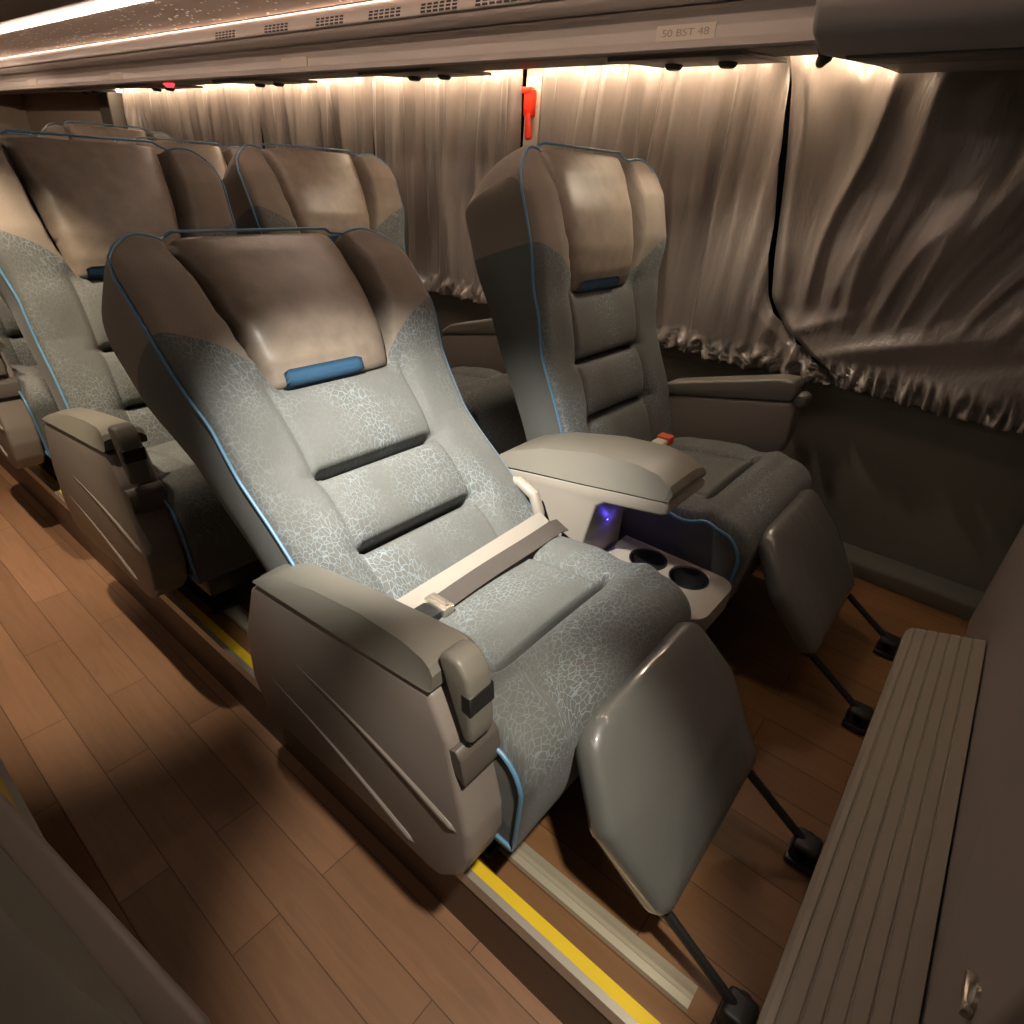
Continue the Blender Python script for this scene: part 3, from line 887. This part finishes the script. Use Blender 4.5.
# console between the seats of a pair
def console(yr, label):
    t = thing('armrest_console', label, 'console', (.70, .60 + yr, 0), 'consoles between the paired seats')
    x0, x1 = .602 - .70, .800 - .70
    body = [(.985, .05), (.985, .50), (.90, .528), (.445, .602), (.430, .596), (.428, .574), (.445, .566), (.585, .541), (.605, .525), (.625, .42), (.625, .05)]
    b = side_poly_obj('console_body', body, x0, x1, .007, M['lid'], t)
    st = [(.935, .532, .540, .012, .0), (.90, .532, .566, .022, .0), (.80, .548, .604, .036, .0), (.65, .570, .638, .042, .0), (.53, .590, .650, .036, .002), (.475, .598, .648, .026, .012), (.44, .604, .634, .018, .035), (.430, .606, .618, .016, .045)]
    rings = []; oa, ia = x0 - .003, x1 + .024
    for y, zb_, zt_, c, fc in st:
        rings.append([(oa, y - .60, zb_), (oa + .002, y - .60, zb_ + .004), (oa + c, y - .60, zt_ - .002), (oa + c + .008, y - .60, zt_), (oa + .13, y - .60, zt_ + .002), (ia - .035 - fc, y - .60, zt_), (ia - .004 - fc * .6, y - .60, lerp(zb_, zt_, .55)), (ia - .01 - fc * .6, y - .60, zb_)])
    V, F_, _u = loft(rings)
    mk('lid_pad', V, F_, M['pad'], t, angle=28)
    # low tray with two cup holders
    bm = bmesh.new(); zt = .338
    outer = []
    def arc(cx, cy, rr, a0, a1, m=8):
        for i in range(m + 1): a = radians(lerp(a0, a1, i / m)); outer.append((cx + rr * cos(a), cy + rr * sin(a)))
    arc(.085, .345, .045, -90, 0); outer.append((.130, .62)); outer.append((-.10, .62)); arc(-.04, .36, .06, 180, 270)
    O = [bm.verts.new((x, y - .60, zt)) for x, y in outer]; E = [bm.edges.new((O[i], O[(i + 1) % len(O)])) for i in range(len(O))]
    holes = []
    for cy in (.515, .400):
        H = [bm.verts.new((.062 + .047 * cos(2 * pi * k / 32), cy - .60 + .047 * sin(2 * pi * k / 32), zt)) for k in range(32)]
        E += [bm.edges.new((H[k], H[(k + 1) % 32])) for k in range(32)]; holes.append(H)
    bmesh.ops.triangle_fill(bm, use_beauty=True, use_dissolve=False, edges=E)
    ob = [bm.verts.new((v.co.x * .96, v.co.y, zt - .055)) for v in O]
    for i in range(len(O)): bm.faces.new((O[i], O[(i + 1) % len(O)], ob[(i + 1) % len(O)], ob[i]))
    tr = bmobj('cup_tray', bm, M['lid'], t)
    for cy in (.515, .400):
        bm = bmesh.new()
        add_lathe(bm, [(.001, -.060), (.038, -.060), (.043, -.05), (.046, .001), (.050, .004), (.050, .0005), (.047, -.004), (.044, -.055), (.039, -.064), (.001, -.064)], (.062, cy - .60, zt), 32)
        bmobj('cup_holder', bm, M['black'], tr)
    bm = bmesh.new(); add_lathe(bm, [(.001, -.004), (.005, -.0035), (.007, 0), (.007, .004)], (.004, .6245 - .60, .445), 14, 'y')
    bmobj('blue_indicator', bm, M['blueled'], t)
    bm = bmesh.new(); add_box(bm, -.06, .085, .50 - .60, .90 - .60, .012, .27, .01, 1); bmobj('console_foot', bm, M['steel'], t)
    return t
c1 = console(0, 'grey armrest console between the two front seats, blue light and cup holders')
for k, lb in ((1, 'armrest console between the second row seats, behind the reclined front seat'), (2, 'armrest console between the third row seats'), (3, 'armrest console between the rearmost fourth row seats')):
    dup(c1, (.70, .60 + PITCH * k - (.10 if k == 4 else 0), 0), lb, skip=('blue_indicator',))

# single seat across the aisle (mirrored), its armrest fills the lower left corner
SX, SY = -.862, .475
s1 = thing('coach_seat', 'single seat across the aisle at the lower left corner, only its armrest in view', 'coach seat', (SX, SY, 0))
add_seat(s1, (.900, .36), 22, legrest=False); sp = aisle_panel(s1, -.468 - SX, -.590 - SX, -1, .036)
for ob in [sp] + list(sp.children):      # this panel tapers inwards towards its rear end
    for v in ob.data.vertices: v.co.x -= .058 * clamp((v.co.y + .17) / .5) ** 1.2

# ------------------------------------------------------------------ front partition with ribbed ledge
t = thing('front_partition', 'taupe partition panel at the right edge facing the front seats', 'partition', (.7, -.26, 0))
bm = bmesh.new(); add_box(bm, -1.05, 1.0, -.03, .02, .0, 1.05, .01, 2); bmobj('partition_wall', bm, M['partition'], t)
bm = bmesh.new()
add_prism(bm, [(-.75, .40), (-.60, .415), (-.40, .52), (-.22, .60), (-.12, .65), (.9, .78), (.98, .85), (.98, 1.03), (-.75, 1.03)], .021, .062, .012, 4, 'y')
bmobj('raised_panel', bm, M['partition'], t)
bm = bmesh.new(); add_lathe(bm, [(.017, 0), (.017, .006), (.012, .009), (.001, .009)], (-.700, .060, .552), 20, 'y'); add_box(bm, -.722, -.678, .062, .072, .546, .558, .003, 2)
bmobj('turn_latch', bm, M['chrome'], t)

t = thing('footrest_ledge', 'ribbed beige ledge running along the partition at the right', 'ledge', (.4, -.15, 0))
bm = bmesh.new()
prof = [(.080, .225), (.080, .243), (.074, .250)]
for k in range(6):
    y = .062 - k * .024
    prof += [(y + .0025, .2505), (y + .001, .2475), (y - .001, .2475), (y - .0025, .2505)]
prof += [(-.085, .2505), (-.085, .222)]
XE = [(-.75, 0), (.66, 0), (.69, .0), (.705, .0)]
rings = []
for x, k in ((-.75, 0), (.68, 0), (.70, .004), (.708, .012)):
    rings.append([(x + (.08 - y) * .5 * (1 if x > 0 else 0), lerp(y, 0, 0) - (k if y > .07 else 0), z - k * .6 if z > .24 else z) for y, z in prof])
V, F_, _u = loft(rings, cap=False)
n = len(prof); F_ += [tuple(range(n)), tuple(range(3 * n, 4 * n))]
mk('ledge_top', V, F_, M['ledge'], t, angle=30)
bm = bmesh.new(); add_box(bm, -.74, .66, -.084, .055, .0015, .224, .006, 2); bmobj('ledge_box', bm, M['partition'], t)

# ------------------------------------------------------------------ lights
def spot(name, loc, target, energy, col, size, blend, rad):
    l = bpy.data.lights.new(name, 'SPOT'); l.energy = energy; l.color = col; l.spot_size = radians(size); l.spot_blend = blend; l.shadow_soft_size = rad
    o = bpy.data.objects.new(name, l); link(o); o.location = loc
    o.rotation_euler = (Vector(target) - Vector(loc)).to_track_quat('-Z', 'Y').to_euler(); return o
spot('aisle_reading_or_fill_light', (-.28, .62, 1.66), (.38, .87, .48), 330, (1, .95, .85), 47, 1.0, .015)
spot('aisle_reading_or_fill_light', (-.34, -.12, 1.66), (-.04, .33, .20), 110, (1, .90, .76), 33, .7, .035)  # added fill, no lamp seen here: lifts panel front and step edge
spot('aisle_reading_or_fill_light', (-.27, 1.70, 1.66), (-.06, 2.15, .0), 110, (1, .82, .60), 60, .7, .02)
spot('aisle_reading_or_fill_light', (-.27, 2.80, 1.66), (-.10, 3.0, -.2), 70, (1, .78, .56), 66, .7, .02)
spot('aisle_reading_or_fill_light', (-.27, 4.70, 1.66), (.8, 6.0, .9), 90, (1, .80, .60), 90, .8, .02)  # unseen fill added to brighten the brown panel at the rear
# lamps in the service panels under the rack
for yl, e in ((.84, 10), (1.92, 7), (3.0, 6)):
    spot('window_reading_light', (1.40, yl, 1.468), (1.22, yl - .10, .45), e, (1, .86, .66), 118, .6, .02)
def area(name, loc, rot, sx, sy, energy, col):
    l = bpy.data.lights.new(name, 'AREA'); l.shape = 'RECTANGLE'; l.size = sx; l.size_y = sy; l.energy = energy; l.color = col
    o = bpy.data.objects.new(name, l); link(o); o.location = loc; o.rotation_euler = rot; return o
# unseen fill added opposite, facing across the aisle to brighten rack and seats
area('opposite_fill_light', (-.95, 2.4, 1.62), (0, radians(-62), 0), .06, 5.4, 6.5, (1, .80, .64))
l = bpy.data.lights.new('blue_indicator_glow', 'POINT'); l.energy = .05; l.color = (.12, .08, 1); l.shadow_soft_size = .006
o = bpy.data.objects.new('blue_indicator_glow', l); link(o); o.location = (.715, .60, .44)

w = bpy.data.worlds.new('World'); scene.world = w; w.use_nodes = True
w.node_tree.nodes['Background'].inputs[0].default_value = (.5, .42, .34, 1); w.node_tree.nodes['Background'].inputs[1].default_value = .035

vs = scene.view_settings
vs.view_transform = 'Standard'; vs.look = 'None'; vs.exposure = 0; vs.gamma = 1; vs.use_curve_mapping = False
scene.cycles.use_denoising = True
scene.cycles.max_bounces = 6
